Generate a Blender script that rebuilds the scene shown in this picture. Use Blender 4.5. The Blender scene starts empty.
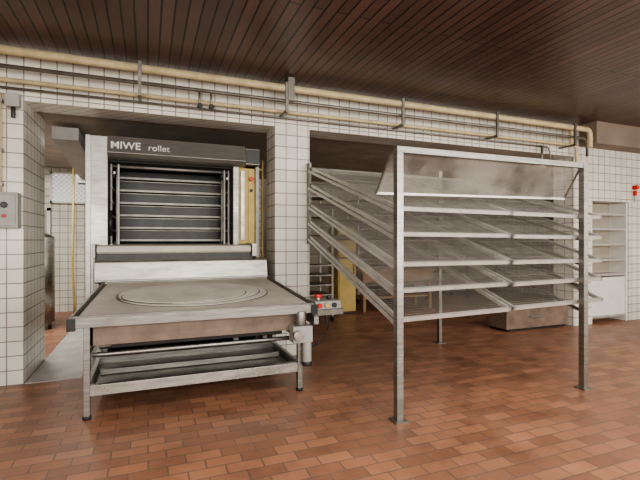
import bpy, bmesh, math
from mathutils import Vector, Matrix
import random
random.seed(4)
C=bpy.context.collection

# ---------------------------------------------------------------- materials
def nt(name):
    m=bpy.data.materials.new(name); m.use_nodes=True
    n=m.node_tree; b=n.nodes['Principled BSDF']; return m,n,b
def plain(name,col,rough=.5,metal=0,var=.12,scale=6,bump=0,stretch=None,rvar=0):
    m,n,b=nt(name)
    tc=n.nodes.new('ShaderNodeNewGeometry'); mp=n.nodes.new('ShaderNodeMapping')
    if stretch: mp.inputs['Scale'].default_value=stretch
    no=n.nodes.new('ShaderNodeTexNoise'); no.inputs['Scale'].default_value=scale; no.inputs['Detail'].default_value=5
    n.links.new(tc.outputs['Position'],mp.inputs[0]); n.links.new(mp.outputs[0],no.inputs['Vector'])
    r=n.nodes.new('ShaderNodeValToRGB')
    r.color_ramp.elements[0].position=.3; r.color_ramp.elements[1].position=.7
    r.color_ramp.elements[0].color=[x*(1-var) for x in col]+[1]
    r.color_ramp.elements[1].color=[min(1,x*(1+var)) for x in col]+[1]
    n.links.new(no.outputs['Fac'],r.inputs[0]); n.links.new(r.outputs[0],b.inputs['Base Color'])
    b.inputs['Roughness'].default_value=rough; b.inputs['Metallic'].default_value=metal
    if rvar:
        n3=n.nodes.new('ShaderNodeTexNoise'); n3.inputs['Scale'].default_value=3; n3.inputs['Detail'].default_value=6
        n.links.new(tc.outputs['Position'],n3.inputs['Vector'])
        mr=n.nodes.new('ShaderNodeMapRange'); mr.inputs[1].default_value=.35; mr.inputs[2].default_value=.65; mr.inputs[3].default_value=rough-rvar; mr.inputs[4].default_value=rough+rvar
        n.links.new(n3.outputs['Fac'],mr.inputs[0]); n.links.new(mr.outputs[0],b.inputs['Roughness'])
    if bump:
        bp=n.nodes.new('ShaderNodeBump'); bp.inputs['Strength'].default_value=bump; bp.inputs['Distance'].default_value=.01
        n.links.new(no.outputs['Fac'],bp.inputs['Height']); n.links.new(bp.outputs[0],b.inputs['Normal'])
    return m
def bricky(name,c1,c2,cm,w,h,mortar,offset,mode,rough,dirt=.15,bump=.3,spec=.5,rough2=None,dirtscale=1.2,stain=None):
    m,n,b=nt(name)
    g=n.nodes.new('ShaderNodeNewGeometry'); sp=n.nodes.new('ShaderNodeSeparateXYZ'); cb=n.nodes.new('ShaderNodeCombineXYZ')
    n.links.new(g.outputs['Position'],sp.inputs[0])
    if mode=='wall':
        ad=n.nodes.new('ShaderNodeMath'); ad.operation='ADD'
        n.links.new(sp.outputs[0],ad.inputs[0]); n.links.new(sp.outputs[1],ad.inputs[1])
        n.links.new(ad.outputs[0],cb.inputs[0]); n.links.new(sp.outputs[2],cb.inputs[1])
    elif mode=='floor':
        n.links.new(sp.outputs[0],cb.inputs[0]); n.links.new(sp.outputs[1],cb.inputs[1])
    else:
        n.links.new(sp.outputs[1],cb.inputs[0]); n.links.new(sp.outputs[0],cb.inputs[1])
    br=n.nodes.new('ShaderNodeTexBrick'); br.offset=offset; br.squash=1
    br.inputs['Scale'].default_value=1; br.inputs['Brick Width'].default_value=w; br.inputs['Row Height'].default_value=h
    br.inputs['Mortar Size'].default_value=mortar; br.inputs['Mortar Smooth'].default_value=.2; br.inputs['Bias'].default_value=0
    br.inputs['Color1'].default_value=(*c1,1); br.inputs['Color2'].default_value=(*c2,1); br.inputs['Mortar'].default_value=(*cm,1)
    n.links.new(cb.outputs[0],br.inputs['Vector'])
    no=n.nodes.new('ShaderNodeTexNoise'); no.inputs['Scale'].default_value=dirtscale; no.inputs['Detail'].default_value=7; no.inputs['Roughness'].default_value=.65
    n.links.new(g.outputs['Position'],no.inputs['Vector'])
    r=n.nodes.new('ShaderNodeMapRange'); r.inputs[1].default_value=.3; r.inputs[2].default_value=.7; r.inputs[3].default_value=1-dirt; r.inputs[4].default_value=1+dirt*.6
    n.links.new(no.outputs['Fac'],r.inputs[0])
    mx=n.nodes.new('ShaderNodeVectorMath'); mx.operation='SCALE'
    n.links.new(br.outputs['Color'],mx.inputs[0]); n.links.new(r.outputs[0],mx.inputs['Scale'])
    last=mx.outputs[0]
    if stain:
        n2=n.nodes.new('ShaderNodeTexNoise'); n2.inputs['Scale'].default_value=.6; n2.inputs['Detail'].default_value=8; n2.inputs['Roughness'].default_value=.72
        n.links.new(g.outputs['Position'],n2.inputs['Vector'])
        r2=n.nodes.new('ShaderNodeMapRange'); r2.inputs[1].default_value=.46; r2.inputs[2].default_value=.66; r2.inputs[3].default_value=0; r2.inputs[4].default_value=.55
        n.links.new(n2.outputs['Fac'],r2.inputs[0])
        mm=n.nodes.new('ShaderNodeMix'); mm.data_type='RGBA'; n.links.new(r2.outputs[0],mm.inputs[0]); n.links.new(last,mm.inputs[6]); mm.inputs[7].default_value=(*stain,1); last=mm.outputs[2]
    n.links.new(last,b.inputs['Base Color'])
    rr=n.nodes.new('ShaderNodeMapRange'); rr.inputs[1].default_value=.3; rr.inputs[2].default_value=.7; rr.inputs[3].default_value=rough; rr.inputs[4].default_value=rough2 or rough
    n.links.new(no.outputs['Fac'],rr.inputs[0]); n.links.new(rr.outputs[0],b.inputs['Roughness'])
    b.inputs['Specular IOR Level'].default_value=spec
    bp=n.nodes.new('ShaderNodeBump'); bp.inputs['Strength'].default_value=bump; bp.inputs['Distance'].default_value=.004; bp.invert=True
    n.links.new(br.outputs['Fac'],bp.inputs['Height']); n.links.new(bp.outputs[0],b.inputs['Normal'])
    return m
M={}
M['tile']=bricky('white_tile',(.78,.75,.67),(.70,.68,.61),(.25,.225,.185),.15,.15,.0062,0,'wall',.2,.16)
M['floor']=bricky('quarry_tile',(.47,.225,.130),(.285,.138,.085),(.20,.135,.10),.24,.12,.006,.5,'floor',.28,.36,.5,.5,.55,2.4,(.21,.12,.082))
M['ceil']=bricky('stained_boards',(.135,.078,.062),(.088,.050,.041),(.012,.008,.007),5.0,.11,.009,.37,'ceil',.33,.3,1.0)
M['plaster']=plain('plaster',(.40,.35,.28),.8,0,.08,3)
M['concrete']=plain('concrete',(.42,.37,.31),.85,0,.2,2.5,.1)
M['greyfloor']=plain('screed',(.45,.44,.42),.25,0,.15,4)
M['taupe']=plain('taupe_paint',(.24,.185,.145),.7,0,.15,2)
M['steel']=plain('brushed_steel',(.31,.30,.275),.38,.88,.22,5,0,(1,1,14),.08)
M['steel_d']=plain('dull_steel',(.24,.225,.20),.45,.8,.25,7)
M['steel_l']=plain('bright_steel',(.43,.415,.375),.34,.88,.2,5,0,(1,1,6),.1)
M['rim']=plain('tray_rim',(.58,.565,.53),.4,.5,.12,7)
M['hood']=plain('hood_steel',(.34,.33,.305),.36,.85,.12,4,0,(1,1,14))
M['wire']=plain('tinned_wire',(.38,.365,.335),.5,.4,.2,9)
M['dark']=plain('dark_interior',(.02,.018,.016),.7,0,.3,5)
M['black']=plain('black_plastic',(.02,.02,.02),.4)
M['deck']=plain('deck_door',(.03,.027,.025),.4,.1,.3,8)
M['bar']=plain('deck_bar',(.36,.34,.31),.5,.5,.2,8)
M['cloth']=plain('belt_canvas',(.48,.44,.38),.75,0,.25,2.2,.05)
M['cloth2']=plain('floured_sheet',(.60,.565,.50),.6,0,.15,4)
M['edge']=plain('sheet_edge',(.13,.11,.09),.6)
M['cream']=plain('cream_pipe',(.62,.51,.30),.45,0,.18,8)
M['yellow']=plain('yellow_paint',(.60,.44,.14),.5,0,.12,5)
M['brown']=plain('stained_panel',(.20,.145,.11),.6,.1,.3,5)
M['grey']=plain('grey_enamel',(.36,.355,.33),.45)
M['red']=plain('red_plastic',(.6,.03,.02),.35)
M['wood']=plain('wood',(.32,.19,.095),.6,0,.25,5,0,(1,1,8))
M['white']=plain('white_enamel',(.75,.73,.69),.4,0,.04)
m,n,b=nt('window_glass'); b.inputs['Roughness'].default_value=.5
ck=n.nodes.new('ShaderNodeTexChecker'); ck.inputs['Scale'].default_value=22; ck.inputs[1].default_value=(.75,.76,.74,1); ck.inputs[2].default_value=(.5,.5,.48,1)
g=n.nodes.new('ShaderNodeNewGeometry'); n.links.new(g.outputs['Position'],ck.inputs[0]); n.links.new(ck.outputs[0],b.inputs['Base Color']); 
n.links.new(ck.outputs[0],b.inputs['Emission Color']); b.inputs['Emission Strength'].default_value=.5
M['glassblock']=m
m,n,b=nt('cloudy_acrylic'); 
tr=n.nodes.new('ShaderNodeBsdfTransparent'); mi=n.nodes.new('ShaderNodeMixShader')
no=n.nodes.new('ShaderNodeTexNoise'); no.inputs['Scale'].default_value=2.5; no.inputs['Detail'].default_value=6
g=n.nodes.new('ShaderNodeNewGeometry'); n.links.new(g.outputs['Position'],no.inputs['Vector'])
mr=n.nodes.new('ShaderNodeMapRange'); mr.inputs[1].default_value=.35; mr.inputs[2].default_value=.65; mr.inputs[3].default_value=.12; mr.inputs[4].default_value=.5
n.links.new(no.outputs[0],mr.inputs[0]); n.links.new(mr.outputs[0],mi.inputs[0])
b.inputs['Base Color'].default_value=(.42,.40,.35,1); b.inputs['Roughness'].default_value=.2
n.links.new(tr.outputs[0],mi.inputs[1]); n.links.new(b.outputs[0],mi.inputs[2]); n.links.new(mi.outputs[0],n.nodes['Material Output'].inputs[0])
M['acrylic']=m

# ---------------------------------------------------------------- builder
class B:
    def __init__(s,name,parent=None):
        s.name=name; s.bm=bmesh.new(); s.mats=[]; s.parent=parent; s.mx=Matrix.Identity(4)
    def mi(s,m):
        if m not in s.mats: s.mats.append(m)
        return s.mats.index(m)
    def hexa(s,pts,mat):
        i=s.mi(mat); v=[s.bm.verts.new(s.mx@Vector(p)) for p in pts]
        for f in ((0,3,2,1),(4,5,6,7),(0,1,5,4),(1,2,6,5),(2,3,7,6),(3,0,4,7)):
            s.bm.faces.new([v[k] for k in f]).material_index=i
    def box(s,x0,x1,y0,y1,z0,z1,mat):
        s.hexa([(x0,y0,z0),(x1,y0,z0),(x1,y1,z0),(x0,y1,z0),(x0,y0,z1),(x1,y0,z1),(x1,y1,z1),(x0,y1,z1)],mat)
    def prism(s,prof,x0,x1,mat):   # profile in (y,z), extruded along x
        i=s.mi(mat); a=[s.bm.verts.new(s.mx@Vector((x0,y,z))) for y,z in prof]; c=[s.bm.verts.new(s.mx@Vector((x1,y,z))) for y,z in prof]
        k=len(prof)
        s.bm.faces.new(a[::-1]).material_index=i; s.bm.faces.new(c).material_index=i
        for j in range(k): s.bm.faces.new([a[j],a[(j+1)%k],c[(j+1)%k],c[j]]).material_index=i
    def tube(s,pts,r,mat,seg=12,cap=True):
        i=s.mi(mat); P=[Vector(p) for p in pts]; rings=[]
        for k,p in enumerate(P):
            d=(P[min(k+1,len(P)-1)]-P[max(k-1,0)]).normalized()
            up=Vector((0,0,1)) if abs(d.z)<.9 else Vector((1,0,0))
            a=d.cross(up).normalized(); b2=d.cross(a).normalized()
            rr=r[k] if isinstance(r,(list,tuple)) else r
            rings.append([s.bm.verts.new(s.mx@(p+a*math.cos(t)*rr+b2*math.sin(t)*rr)) for t in [2*math.pi*q/seg for q in range(seg)]])
        for k in range(len(rings)-1):
            for q in range(seg):
                f=s.bm.faces.new([rings[k][q],rings[k][(q+1)%seg],rings[k+1][(q+1)%seg],rings[k+1][q]]); f.material_index=i; f.smooth=True
        if cap:
            s.bm.faces.new(rings[0][::-1]).material_index=i; s.bm.faces.new(rings[-1]).material_index=i
    def beam(s,a,b,w,h,mat):  # rectangular bar between points
        a=Vector(a); b=Vector(b); d=(b-a).normalized(); up=Vector((0,0,1)) if abs(d.z)<.95 else Vector((0,1,0))
        sd=d.cross(up).normalized()*w/2; u=sd.cross(d).normalized()*h/2
        s.hexa([a-sd-u,a+sd-u,b+sd-u,b-sd-u,a-sd+u,a+sd+u,b+sd+u,b-sd+u],mat)
    def finish(s,bevel=0):
        bmesh.ops.recalc_face_normals(s.bm,faces=s.bm.faces)
        me=bpy.data.meshes.new(s.name); s.bm.to_mesh(me); s.bm.free()
        o=bpy.data.objects.new(s.name,me); C.objects.link(o)
        for m in s.mats: me.materials.append(M[m])
        if s.parent: o.parent=s.parent
        else:
            bb=[Vector(c) for c in o.bound_box]; mn=Vector([min(v[i] for v in bb) for i in range(3)]); mxx=Vector([max(v[i] for v in bb) for i in range(3)])
            org=Vector(((mn.x+mxx.x)/2,(mn.y+mxx.y)/2,mn.z)); me.transform(Matrix.Translation(-org)); o.location=org
        if bevel:
            bv=o.modifiers.new('bevel','BEVEL'); bv.width=bevel; bv.segments=2; bv.limit_method='ANGLE'; bv.angle_limit=.7
        return o
def empty(name):
    e=bpy.data.objects.new(name,None); C.objects.link(e); e.empty_display_size=.2; return e

# ---------------------------------------------------------------- room shell
b=B('floor'); b.box(-4.2,10.2,-8.2,5.2,-.1,0,'floor'); b.finish()
b=B('ceiling'); b.box(-4.2,10.2,-8.2,.0,3.5,3.6,'ceil'); b.finish()
b=B('ceiling_recess'); b.box(-4,10,.4,5.0,3.0,3.1,'concrete'); b.finish()
for nm,q in (('wall_front_left',(-4,-1.2,0,.97,0,3.5)),('wall_front_header_left',(-1.2,1.5,0,.4,2.95,3.5)),('wall_front_pillar',(1.5,1.97,0,.4,0,3.5)),
    ('wall_front_header_right',(1.97,6.87,0,.4,2.95,3.5)),('wall_front_jamb',(6.87,7.30,0,.4,0,3.5)),('wall_front_lintel',(7.30,8.32,0,.4,2.2,3.5)),('wall_front_right',(8.32,10,0,.4,0,3.5))):
    b=B(nm); b.box(*q,'tile'); b.finish()
b=B('wall_rear'); b.box(-4,2.6,5.0,5.15,0,3.1,'tile'); b.box(2.6,10,5.0,5.15,0,3.1,'plaster'); b.finish()
b=B('wall_left'); b.box(-4.15,-4,-8,5.15,0,3.5,'tile'); b.finish()
b=B('wall_right'); b.box(10,10.15,-8,5.15,0,3.5,'tile'); b.finish()
b=B('wall_back'); b.box(-4.15,10.15,-8.15,-8,0,.9,'tile'); b.box(-4.15,10.15,-8.15,-8,3.2,3.5,'tile')
for x in (-4.15,-.6,3.0,6.6,10.0): b.box(x,x+.15 if x>9 or x<-4 else x+.4,-8.15,-8,.9,3.2,'tile')
b.finish()
b=B('trim_beam'); b.box(7.0,10,-.32,-.001,3.13,3.5,'taupe'); b.finish()

b=B('window_1')
b.box(-1.82,-1.12,4.93,4.999,2.30,2.86,'glassblock')
for x in (-1.86,-1.12): b.box(x,x+.04,4.9,4.999,2.26,2.90,'white')
for z in (2.26,2.86): b.box(-1.86,-1.08,4.9,4.999,z,z+.04,'white')
b.finish()
b=B('door_1')
b.box(-2.72,-1.92,4.95,4.999,0,2.1,'grey')
for x in (-2.78,-1.92): b.box(x,x+.06,4.92,4.999,0,2.16,'white')
b.box(-2.78,-1.86,4.92,4.999,2.1,2.16,'white'); b.box(-2.02,-1.97,4.90,4.95,1.02,1.06,'steel_l')
b.finish()

# ---------------------------------------------------------------- pipes
b=B('pipe_run')
for y,z,r,m,x1 in ((-.25,3.36,.042,'cream',6.9),(-.14,3.40,.03,'cream',6.6),(-.20,3.22,.022,'steel_d',6.9),(-.12,3.11,.024,'cream',6.75),(-.06,3.05,.014,'steel_d',6.2)):
    b.tube([(-3.9,y,z),(x1-.05,y,z),(x1,y,z-.02),(x1+.03,y,z-.07),(x1+.03,y,z-.3)],r,m)
x=-3.4
while x<6.6:
    b.box(x,x+.035,-.30,-.002,3.05,3.08,'steel_d'); b.box(x,x+.035,-.31,-.28,3.05,3.42,'steel_d'); x+=1.65
b.box(1.58,1.66,-.32,-.18,3.2,3.48,'steel_d')
for x in (.55,.68):
    b.tube([(x,-.2,3.22),(x,-.2,3.02)],.014,'steel_d',8); b.tube([(x,-.2,3.03),(x,-.26,3.03)],.03,'black',10)
b.tube([(6.0,-.1,3.05),(6.0,-.1,2.72)],.018,'steel_d',8)
b.tube([(5.93,-.1,2.73),(6.07,-.1,2.73)],.04,'cream',10)
b.finish()

b=B('conduit_pipe'); b.tube([(-1.40,-.05,3.0),(-1.40,-.05,1.985)],.022,'cream')
for z in (2.9,2.4,2.05): b.box(-1.43,-1.37,-.07,-.001,z,z+.03,'steel_d')
b.finish()
b=B('switch_box'); b.box(-1.46,-1.22,-.14,-.001,1.62,1.98,'grey'); b.box(-1.44,-1.24,-.155,-.14,1.64,1.96,'grey')
b.tube([(-1.33,-.155,1.85),(-1.33,-.185,1.85)],.03,'black'); b.tube([(-1.33,-.155,1.74),(-1.33,-.175,1.74)],.018,'red')
b.finish(.006)
b=B('junction_box'); b.box(-1.34,-1.22,-.09,-.001,2.86,3.0,'grey'); b.tube([(-1.28,-.05,2.86),(-1.28,-.05,2.75)],.02,'black'); b.finish(.005)

# ---------------------------------------------------------------- oven with loader
ov=empty('deck_oven')
b=B('housing',ov)
b.box(-.65,-.43,.18,.9,0,2.69,'steel')
b.box(-.655,-.60,.165,.2,0,2.69,'hood')
b.box(-.65,-.45,.9,3.0,0,2.6,'steel_d')
b.box(1.02,1.09,.25,.95,0,2.46,'steel')
b.box(1.31,1.36,.25,.95,0,2.46,'steel_d')
b.prism([(.16,2.46),(.12,2.50),(.18,2.70),(.95,2.74),(.95,2.44),(.2,2.44)],-.43,1.16,'hood')
b.box(1.17,1.34,.14,.9,2.48,2.66,'black'); b.box(1.165,1.345,.16,.9,2.47,2.67,'hood')
b.box(-.65,1.36,.95,3.0,2.44,2.66,'steel_d')
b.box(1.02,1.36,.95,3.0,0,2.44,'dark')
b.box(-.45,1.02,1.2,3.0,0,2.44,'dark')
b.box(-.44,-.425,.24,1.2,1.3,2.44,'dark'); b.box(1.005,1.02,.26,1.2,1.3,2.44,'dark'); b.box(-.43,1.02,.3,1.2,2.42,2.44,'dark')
b.finish(.004)
b=B('yellow_panel',ov); b.box(1.09,1.31,.30,.36,1.45,2.44,'yellow'); b.box(1.12,1.17,.27,.30,1.5,2.4,'steel_l')
b.box(1.22,1.225,.295,.30,1.45,2.44,'black')
b.tube([(1.26,.30,2.30),(1.26,.26,2.30)],.028,'red'); b.tube([(1.26,.30,2.15),(1.26,.27,2.15)],.02,'black'); b.finish(.004)
b=B('deck_doors',ov)
for k in range(6):
    z=1.50+k*.165
    b.box(-.40,1.0,1.05,1.2,z,z+.13,'deck')
    b.box(-.36,.98,.95,1.03,z-.016,z+.010,'bar')
    b.box(-.40,1.0,1.03,1.05,z+.125,z+.135,'steel_d')
b.finish()
b=B('lift_rails',ov)
for x in (-.42,-.34,.93,.985): b.box(x,x+.018,.45,.49,1.3,2.44,'bar')
for x in (-.40,.97): b.beam((x,.3,1.43),(x,.95,1.47),.03,.05,'steel')
for x in (-.37,.96):
    b.beam((x,.35,2.3),(x,.95,2.38),.02,.03,'steel'); b.box(x-.01,x+.03,.8,.84,1.3,2.44,'steel_d')
b.tube([(-.42,.5,2.40),(1.0,.5,2.40)],.018,'bar'); b.tube([(-.415,.32,1.55),(-.415,.32,1.85)],.03,'black',10)
for k in range(5):
    z=1.62+k*.17
    for x in (-.40,.975): b.beam((x,.42,z),(x,.95,z),.012,.018,'steel_d')
b.finish()
b=B('loader_belt',ov)
pr=[(-.02,1.345),(-.055,1.365),(-.065,1.395),(-.045,1.43),(0,1.44),(.85,1.45),(.85,1.345)]
b.prism(pr,-.52,1.18,'cloth2')
b.box(-.56,-.53,-.08,.9,1.30,1.46,'steel'); b.box(1.19,1.25,-.08,.9,1.30,1.46,'steel')
b.box(-.54,1.22,-.01,.05,1.27,1.345,'deck')
b.finish(.004)
b=B('apron',ov)
b.prism([(-.06,1.25),(-.04,1.275),(.25,1.28),(.25,.45),(.10,.45),(.05,1.0),(-.10,1.06)],-.54,1.38,'steel_l')
b.box(-.54,1.38,-.11,-.085,1.04,1.065,'steel')
b.box(-.56,-.5,.0,.2,0,1.3,'steel_d'); b.box(1.34,1.4,.0,.2,0,1.25,'steel_d')
b.finish(.004)
for body,size,loc in (('MIWE',.125,(-.40,.131,2.55)),('rollet',.11,(.00,.131,2.55))):
    t=bpy.data.curves.new('label','FONT'); t.body=body; t.size=size; t.extrude=.002
    if body=='MIWE': t.offset=.002
    to=bpy.data.objects.new('label',t); C.objects.link(to); to.parent=ov; to.location=loc; to.rotation_euler=(math.radians(74),0,0); t.materials.append(M['white'])

b=B('ladder')
for x in (1.40,1.47): b.box(x,x+.02,.55,.59,0,2.6,'yellow')
for k in range(9): b.box(1.42,1.47,.56,.58,.3+k*.27,.33+k*.27,'yellow')
b.finish()

# ---------------------------------------------------------------- setting table
tb=empty('loading_table')
FL=(-.58,-1.3,.85);FR=(1.53,-1.3,.85);BR=(1.37,-.14,1.03);BL=(-.44,-.14,1.03)
def off(p,dz): return (p[0],p[1],p[2]+dz)
b=B('top',tb)
b.hexa([off(p,-.05) for p in (FL,FR,BR,BL)]+[FL,FR,BR,BL],'steel_d')
ins=lambda p,f:(p[0]*(1-f)+.47*f,p[1]*(1-f)-.72*f,p[2]*(1-f)+.94*f)
I=[ins(p,.045) for p in (FL,FR,BR,BL)]
b.hexa(I+[off(p,.012) for p in I],'cloth')
for a,c in ((FL,FR),(FR,BR),(BR,BL),(BL,FL)): b.beam(off(a,-.03),off(c,-.03),.035,.085,'steel')
for a,c in ((FL,FR),(FR,BR),(BL,FL)): b.beam(off(a,.018),off(c,.018),.018,.014,'steel_d')
for p in (FL,FR): b.box(p[0]-.03,p[0]+.03,p[1]-.04,p[1]+.03,p[2]-.09,p[2]+.01,'black')
b.finish(.003)
b=B('oval_sheets',tb)
sl=math.atan2(.18,1.16)
for cx,cy,rx,ry,h in ((.46,-.76,.74,.41,.0),(.42,-.74,.70,.375,.007),(.36,-.80,.60,.30,.014)):
    z=.85+(cy+1.3)*.18/1.16+.016+h
    b.mx=Matrix.Translation((cx,cy,z))@Matrix.Rotation(sl,4,'X')@Matrix.Diagonal((rx,ry,1,1))
    b.tube([(0,0,-.003),(0,0,.001)],1.0,'edge',64); b.tube([(0,0,.001),(0,0,.006)],.98,'cloth2',64)
b.mx=Matrix.Identity(4)
b.finish()
b=B('underframe',tb)
b.box(-.46,1.40,-1.20,-1.17,.60,.80,'brown')
b.box(-.46,-.43,-1.2,-.2,.60,.82,'steel_d'); b.box(1.38,1.41,-1.2,-.2,.60,.82,'steel_d')
b.box(-.46,1.40,-.22,-.19,.60,.95,'steel_d')
for x in (-.50,1.38):
    b.box(x,x+.05,-1.26,-1.21,0.02,.80,'steel'); b.tube([(x+.025,-1.235,0),(x+.025,-1.235,.03)],.035,'black')
    b.box(x,x+.05,-.30,-.25,0.02,.9,'steel'); b.tube([(x+.025,-.275,0),(x+.025,-.275,.03)],.035,'black')
    b.box(x+.005,x+.045,-1.24,-.26,.20,.28,'steel'); b.box(x+.005,x+.045,-1.24,-.26,.52,.57,'steel')
b.box(-.50,1.43,-1.25,-1.19,.19,.28,'steel_l')
b.box(-.50,1.43,-.31,-.26,.19,.28,'steel'); b.box(-.50,1.43,-.31,-.26,.42,.47,'steel')
b.box(-.46,1.38,-1.19,-.30,.20,.215,'steel_d')
b.box(-.42,1.34,-.75,-.71,.22,.27,'steel'); b.box(-.3,1.25,-1.15,-.35,.56,.60,'dark')
b.tube([(-.45,-1.1,.50),(1.38,-1.1,.50)],.022,'steel'); b.tube([(-.45,-.5,.44),(1.38,-.5,.44)],.03,'steel_d')
b.finish(.004)
b=B('drive_motor',tb)
b.box(1.30,1.50,-1.36,-1.22,.50,.66,'grey'); b.tube([(1.40,-1.29,.66),(1.40,-1.29,.80)],.055,'steel',16)
b.tube([(1.34,-1.36,.58),(1.34,-1.42,.58)],.05,'steel_l',16); b.tube([(1.46,-1.30,.50),(1.46,-1.30,.30)],.045,'grey',16); b.tube([(1.46,-1.30,.30),(1.46,-1.30,.26)],.05,'black',16)
b.finish(.006)
b=B('control_box',tb)
b.box(1.54,1.86,-1.30,-1.02,.74,.80,'steel_d'); b.box(1.56,1.84,-1.28,-1.04,.80,.88,'grey'); b.box(1.53,1.58,-1.32,-1.0,.66,.74,'steel')
for k,mm in enumerate(('red','yellow','black')): b.tube([(1.60+k*.08,-1.28,.84),(1.60+k*.08,-1.31,.84)],.024,mm)
b.tube([(1.62,-1.2,.88),(1.62,-1.2,.91)],.022,'steel_l'); b.tube([(1.62,-1.2,.91),(1.62,-1.2,.945)],.038,'red',16)
b.tube([(1.76,-1.15,.88),(1.76,-1.15,.92)],.025,'black',16)
b.tube([(1.72,-1.15,.72),(1.76,-1.15,.60),(1.70,-1.15,.48),(1.58,-1.2,.42),(1.47,-1.25,.45)],.011,'black',8)
b.finish(.005)

# ---------------------------------------------------------------- wire tray rack
rk=empty('wire_tray_rack')
b=B('frame',rk)
b.box(1.90,1.958,-2.26,-2.20,.01,2.27,'steel'); b.box(4.06,4.118,-2.28,-2.22,.01,2.27,'steel')
b.beam((1.90,-2.23,2.25),(4.118,-2.25,2.25),.05,.05,'steel')
b.box(1.87,1.99,-2.29,-2.17,0,.012,'steel_d'); b.box(4.03,4.15,-2.31,-2.19,0,.012,'steel_d')
b.box(3.93,3.98,-.14,-.09,0,2.5,'steel_d'); b.box(3.89,4.02,-.18,-.05,0,.012,'steel_d')
b.box(1.93,1.96,-.10,-.005,1.45,2.5,'steel_d')
fz=(1.76,1.54,1.29,1.06,.82); bz=(2.42,2.20,1.95,1.74,1.54)
for f,g in zip(fz,bz):
    b.beam((1.93,-2.2,f-.03),(1.93,-.08,g-.03),.02,.03,'rim'); b.beam((4.09,-2.2,f-.03),(4.0,-.08,g-.03),.02,.03,'steel_d')
    b.beam((1.93,-.1,g-.03),(4.0,-.1,g-.03),.025,.03,'steel_d')
b.finish()
n_=0
for k,(f,g) in enumerate(zip(fz,bz)):
    tilt=(.010,.008,.004,-.010,-.016)[k]
    for j,(x0,x1) in enumerate(((1.94,3.17),(3.20,4.44))):
        n_+=1
        b=B('tray_%d'%n_,rk)
        L=math.hypot(2.1,g-f); W=x1-x0
        dy=random.uniform(-.03,.02); dx=random.uniform(-.03,.03) if j else 0
        b.mx=Matrix.Translation((x0+dx,-2.2+dy,f+random.uniform(-.004,.004)-tilt*(x0-1.94)))@Matrix.Rotation(tilt,4,'Y')@Matrix.Rotation(math.atan2(g-f,2.1),4,'X')
        for yy in (0,L-.03): b.box(0,W,yy,yy+.03,-.012,.022,'rim' if yy==0 else 'steel')
        for xx in (0,W-.025): b.box(xx,xx+.025,0,L,-.012,.022,'rim')
        for yy in (L*.33,L*.66): b.box(0,W,yy,yy+.02,-.016,-.004,'steel_d')
        x=.05
        while x<W-.03: b.box(x,x+.0028,.02,L-.02,0,.0025,'wire'); x+=.032
        y=.05
        while y<L-.03: b.box(.02,W-.02,y,y+.003,.0025,.004,'wire'); y+=.040
        b.finish()
b=B('cover_sheet',rk)
b.hexa([(1.90,-2.19,2.23),(4.10,-2.21,2.23),(4.13,-2.0,1.94),(1.86,-1.98,1.91),(1.90,-2.184,2.234),(4.10,-2.204,2.234),(4.13,-1.994,1.944),(1.86,-1.974,1.914)],'acrylic')
b.beam((1.86,-1.98,1.91),(4.13,-2.0,1.94),.02,.02,'rim'); b.beam((1.88,-2.19,2.22),(1.86,-1.98,1.91),.015,.015,'steel'); b.beam((4.10,-2.2,2.22),(4.13,-2.0,1.94),.015,.015,'steel')
b.finish()

# ---------------------------------------------------------------- right niche shelves + bells
b=B('niche_shelf')
b.box(7.31,7.36,.02,.38,0,2.19,'white'); b.box(8.27,8.31,.02,.38,0,2.19,'white'); b.box(7.36,8.27,.34,.38,0,2.19,'plaster')
for z in (.10,.85,1.12,1.40,1.68,1.95): b.box(7.36,8.27,.03,.34,z,z+.035,'rim')
b.box(7.36,8.27,.05,.08,.13,.82,'white')
b.finish()
def tap(x):
    b=B('fire_alarm_bell'); b.tube([(x,-.001,2.48),(x,-.05,2.48)],.045,'red',16); b.tube([(x,-.05,2.48),(x,-.09,2.48)],[.045,.03],'red',16); b.box(x-.025,x+.025,-.05,-.001,2.33,2.42,'red'); b.tube([(x,-.02,2.33),(x,-.02,2.2)],.008,'grey',6); b.finish()
tap(7.05); tap(8.45)

# ---------------------------------------------------------------- back room
def trolley(X,Y):
    b=B('tray_trolley')
    for x in (X,X+.85):
        for y in (Y,Y+.6): b.box(x,x+.04,y,y+.04,.08,2.6,'steel_d'); b.tube([(x,y+.02,.05),(x+.04,y+.02,.05)],.05,'black',12)
    for k in range(13):
        z=.3+k*.18; b.box(X,X+.89,Y-.01,Y+.02,z,z+.025,'steel_d'); b.box(X,X+.89,Y+.02,Y+.62,z,z+.012,'deck')
    b.finish()
trolley(2.3,2.0); trolley(4.6,3.8); trolley(5.7,3.8); trolley(6.8,3.6)
b=B('yellow_locker'); b.box(3.55,3.95,2.6,3.1,.05,1.75,'yellow'); b.box(3.57,3.93,2.58,2.6,.1,1.7,'yellow'); b.box(3.88,3.9,2.56,2.58,.8,1.0,'black'); b.box(3.58,3.92,2.62,3.08,0,.05,'black'); b.finish(.005)
b=B('wooden_workbench'); b.box(4.1,5.9,2.6,3.3,.80,.86,'wood')
for x in (4.15,5.79):
    for y in (2.65,3.2): b.box(x,x+.06,y,y+.06,0,.80,'wood')
b.box(4.2,5.8,2.7,3.2,.25,.29,'wood'); b.box(4.2,5.8,2.66,2.69,.62,.80,'wood'); b.finish()
b=B('storage_chest'); b.box(5.4,6.8,.05,.5,.04,.36,'brown'); b.box(5.38,6.82,.03,.52,.36,.40,'brown'); b.box(5.45,6.75,.08,.47,0,.04,'black'); b.box(5.9,6.2,.035,.05,.2,.24,'steel'); b.finish(.005)
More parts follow.
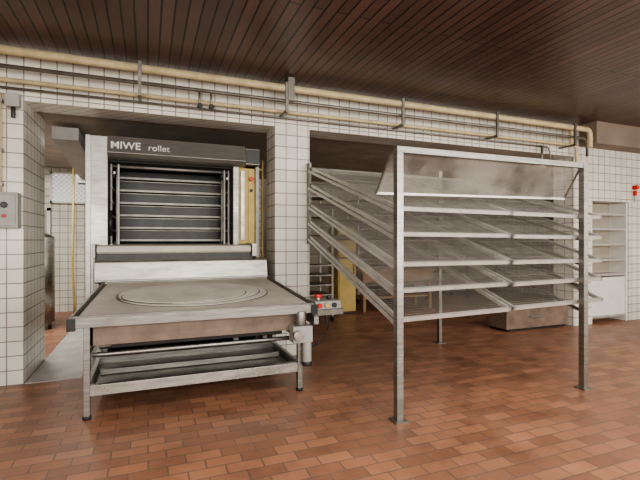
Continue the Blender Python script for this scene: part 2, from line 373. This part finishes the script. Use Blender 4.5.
b=B('steel_tank'); b.tube([(-1.75,3.2,.12),(-1.75,3.2,1.55)],.27,'steel_l',32); b.tube([(-1.75,3.2,1.55),(-1.75,3.2,1.66)],[.27,.08],'steel_l',32)
for a in (0,2.1,4.2): b.tube([(-1.75+.2*math.cos(a),3.2+.2*math.sin(a),0),(-1.75+.2*math.cos(a),3.2+.2*math.sin(a),.15)],.025,'steel_d',8)
b.finish()
b=B('yellow_hose'); b.tube([(-1.30,3.9,2.99),(-1.30,3.9,1.8),(-1.32,3.92,1.0),(-1.28,3.9,.3),(-1.28,3.85,.03)],.02,'yellow',10); b.finish()
b=B('air_duct'); b.beam((-.98,1.0,2.86),(-.95,3.2,2.66),.30,.16,'grey'); b.box(-1.15,-.78,3.2,3.5,2.5,2.98,'grey'); 
for k in range(5): b.box(-1.13,-.80,3.19,3.2,2.55+k*.06,2.57+k*.06,'steel_d')
b.finish()
b=B('floor_threshold'); b.box(-1.19,-.67,.0,4.9,.0,.006,'greyfloor'); b.finish()

# ---------------------------------------------------------------- lights
def area(name,loc,rot,sx,sy,p,col=(1,1,1)):
    l=bpy.data.lights.new(name,'AREA'); l.shape='RECTANGLE'; l.size=sx; l.size_y=sy; l.energy=p; l.color=col
    o=bpy.data.objects.new(name,l); C.objects.link(o); o.location=loc; o.rotation_euler=rot
for i,x in enumerate((-2.2,1.4,5.0,8.4)):
    area('window_light_%d'%(i+1),(x,-7.95,2.05),(math.radians(90),0,0),3.0,2.2,165,(1,.965,.90))
area('ceiling_fill_1',(1.5,-4.2,3.45),(0,0,0),4,.3,80,(1,.94,.86))  # added fill under the ceiling to even the light, no fixture modelled
area('ceiling_fill_2',(6.0,-3.5,3.45),(0,0,0),4,.3,80,(1,.94,.86))  # second added ceiling fill, towards the right side
area('recess_fill_1',(-1.9,2.6,2.95),(0,0,0),1,1,95,(1,.97,.92))  # added fill that brightens the left back room, not a known lamp
area('recess_fill_2',(5.0,2.5,2.95),(0,0,0),2,.5,12,(1,.93,.84))  # weak added fill for the right recess, not a known lamp
w=bpy.data.worlds.new('world'); bpy.context.scene.world=w; w.use_nodes=True
w.node_tree.nodes['Background'].inputs[0].default_value=(.9,.95,1,1); w.node_tree.nodes['Background'].inputs[1].default_value=1.0
try: bpy.context.scene.view_settings.look='AgX - Medium High Contrast'
except Exception as e: pass

# ---------------------------------------------------------------- camera
cam=bpy.data.cameras.new('camera'); co=bpy.data.objects.new('camera',cam); C.objects.link(co)
cam.sensor_width=36; cam.lens=36*430/640; cam.clip_start=.05
co.location=(0,-5.3,1.5); co.rotation_euler=(math.radians(90),0,-math.atan(172/430))
bpy.context.scene.camera=co
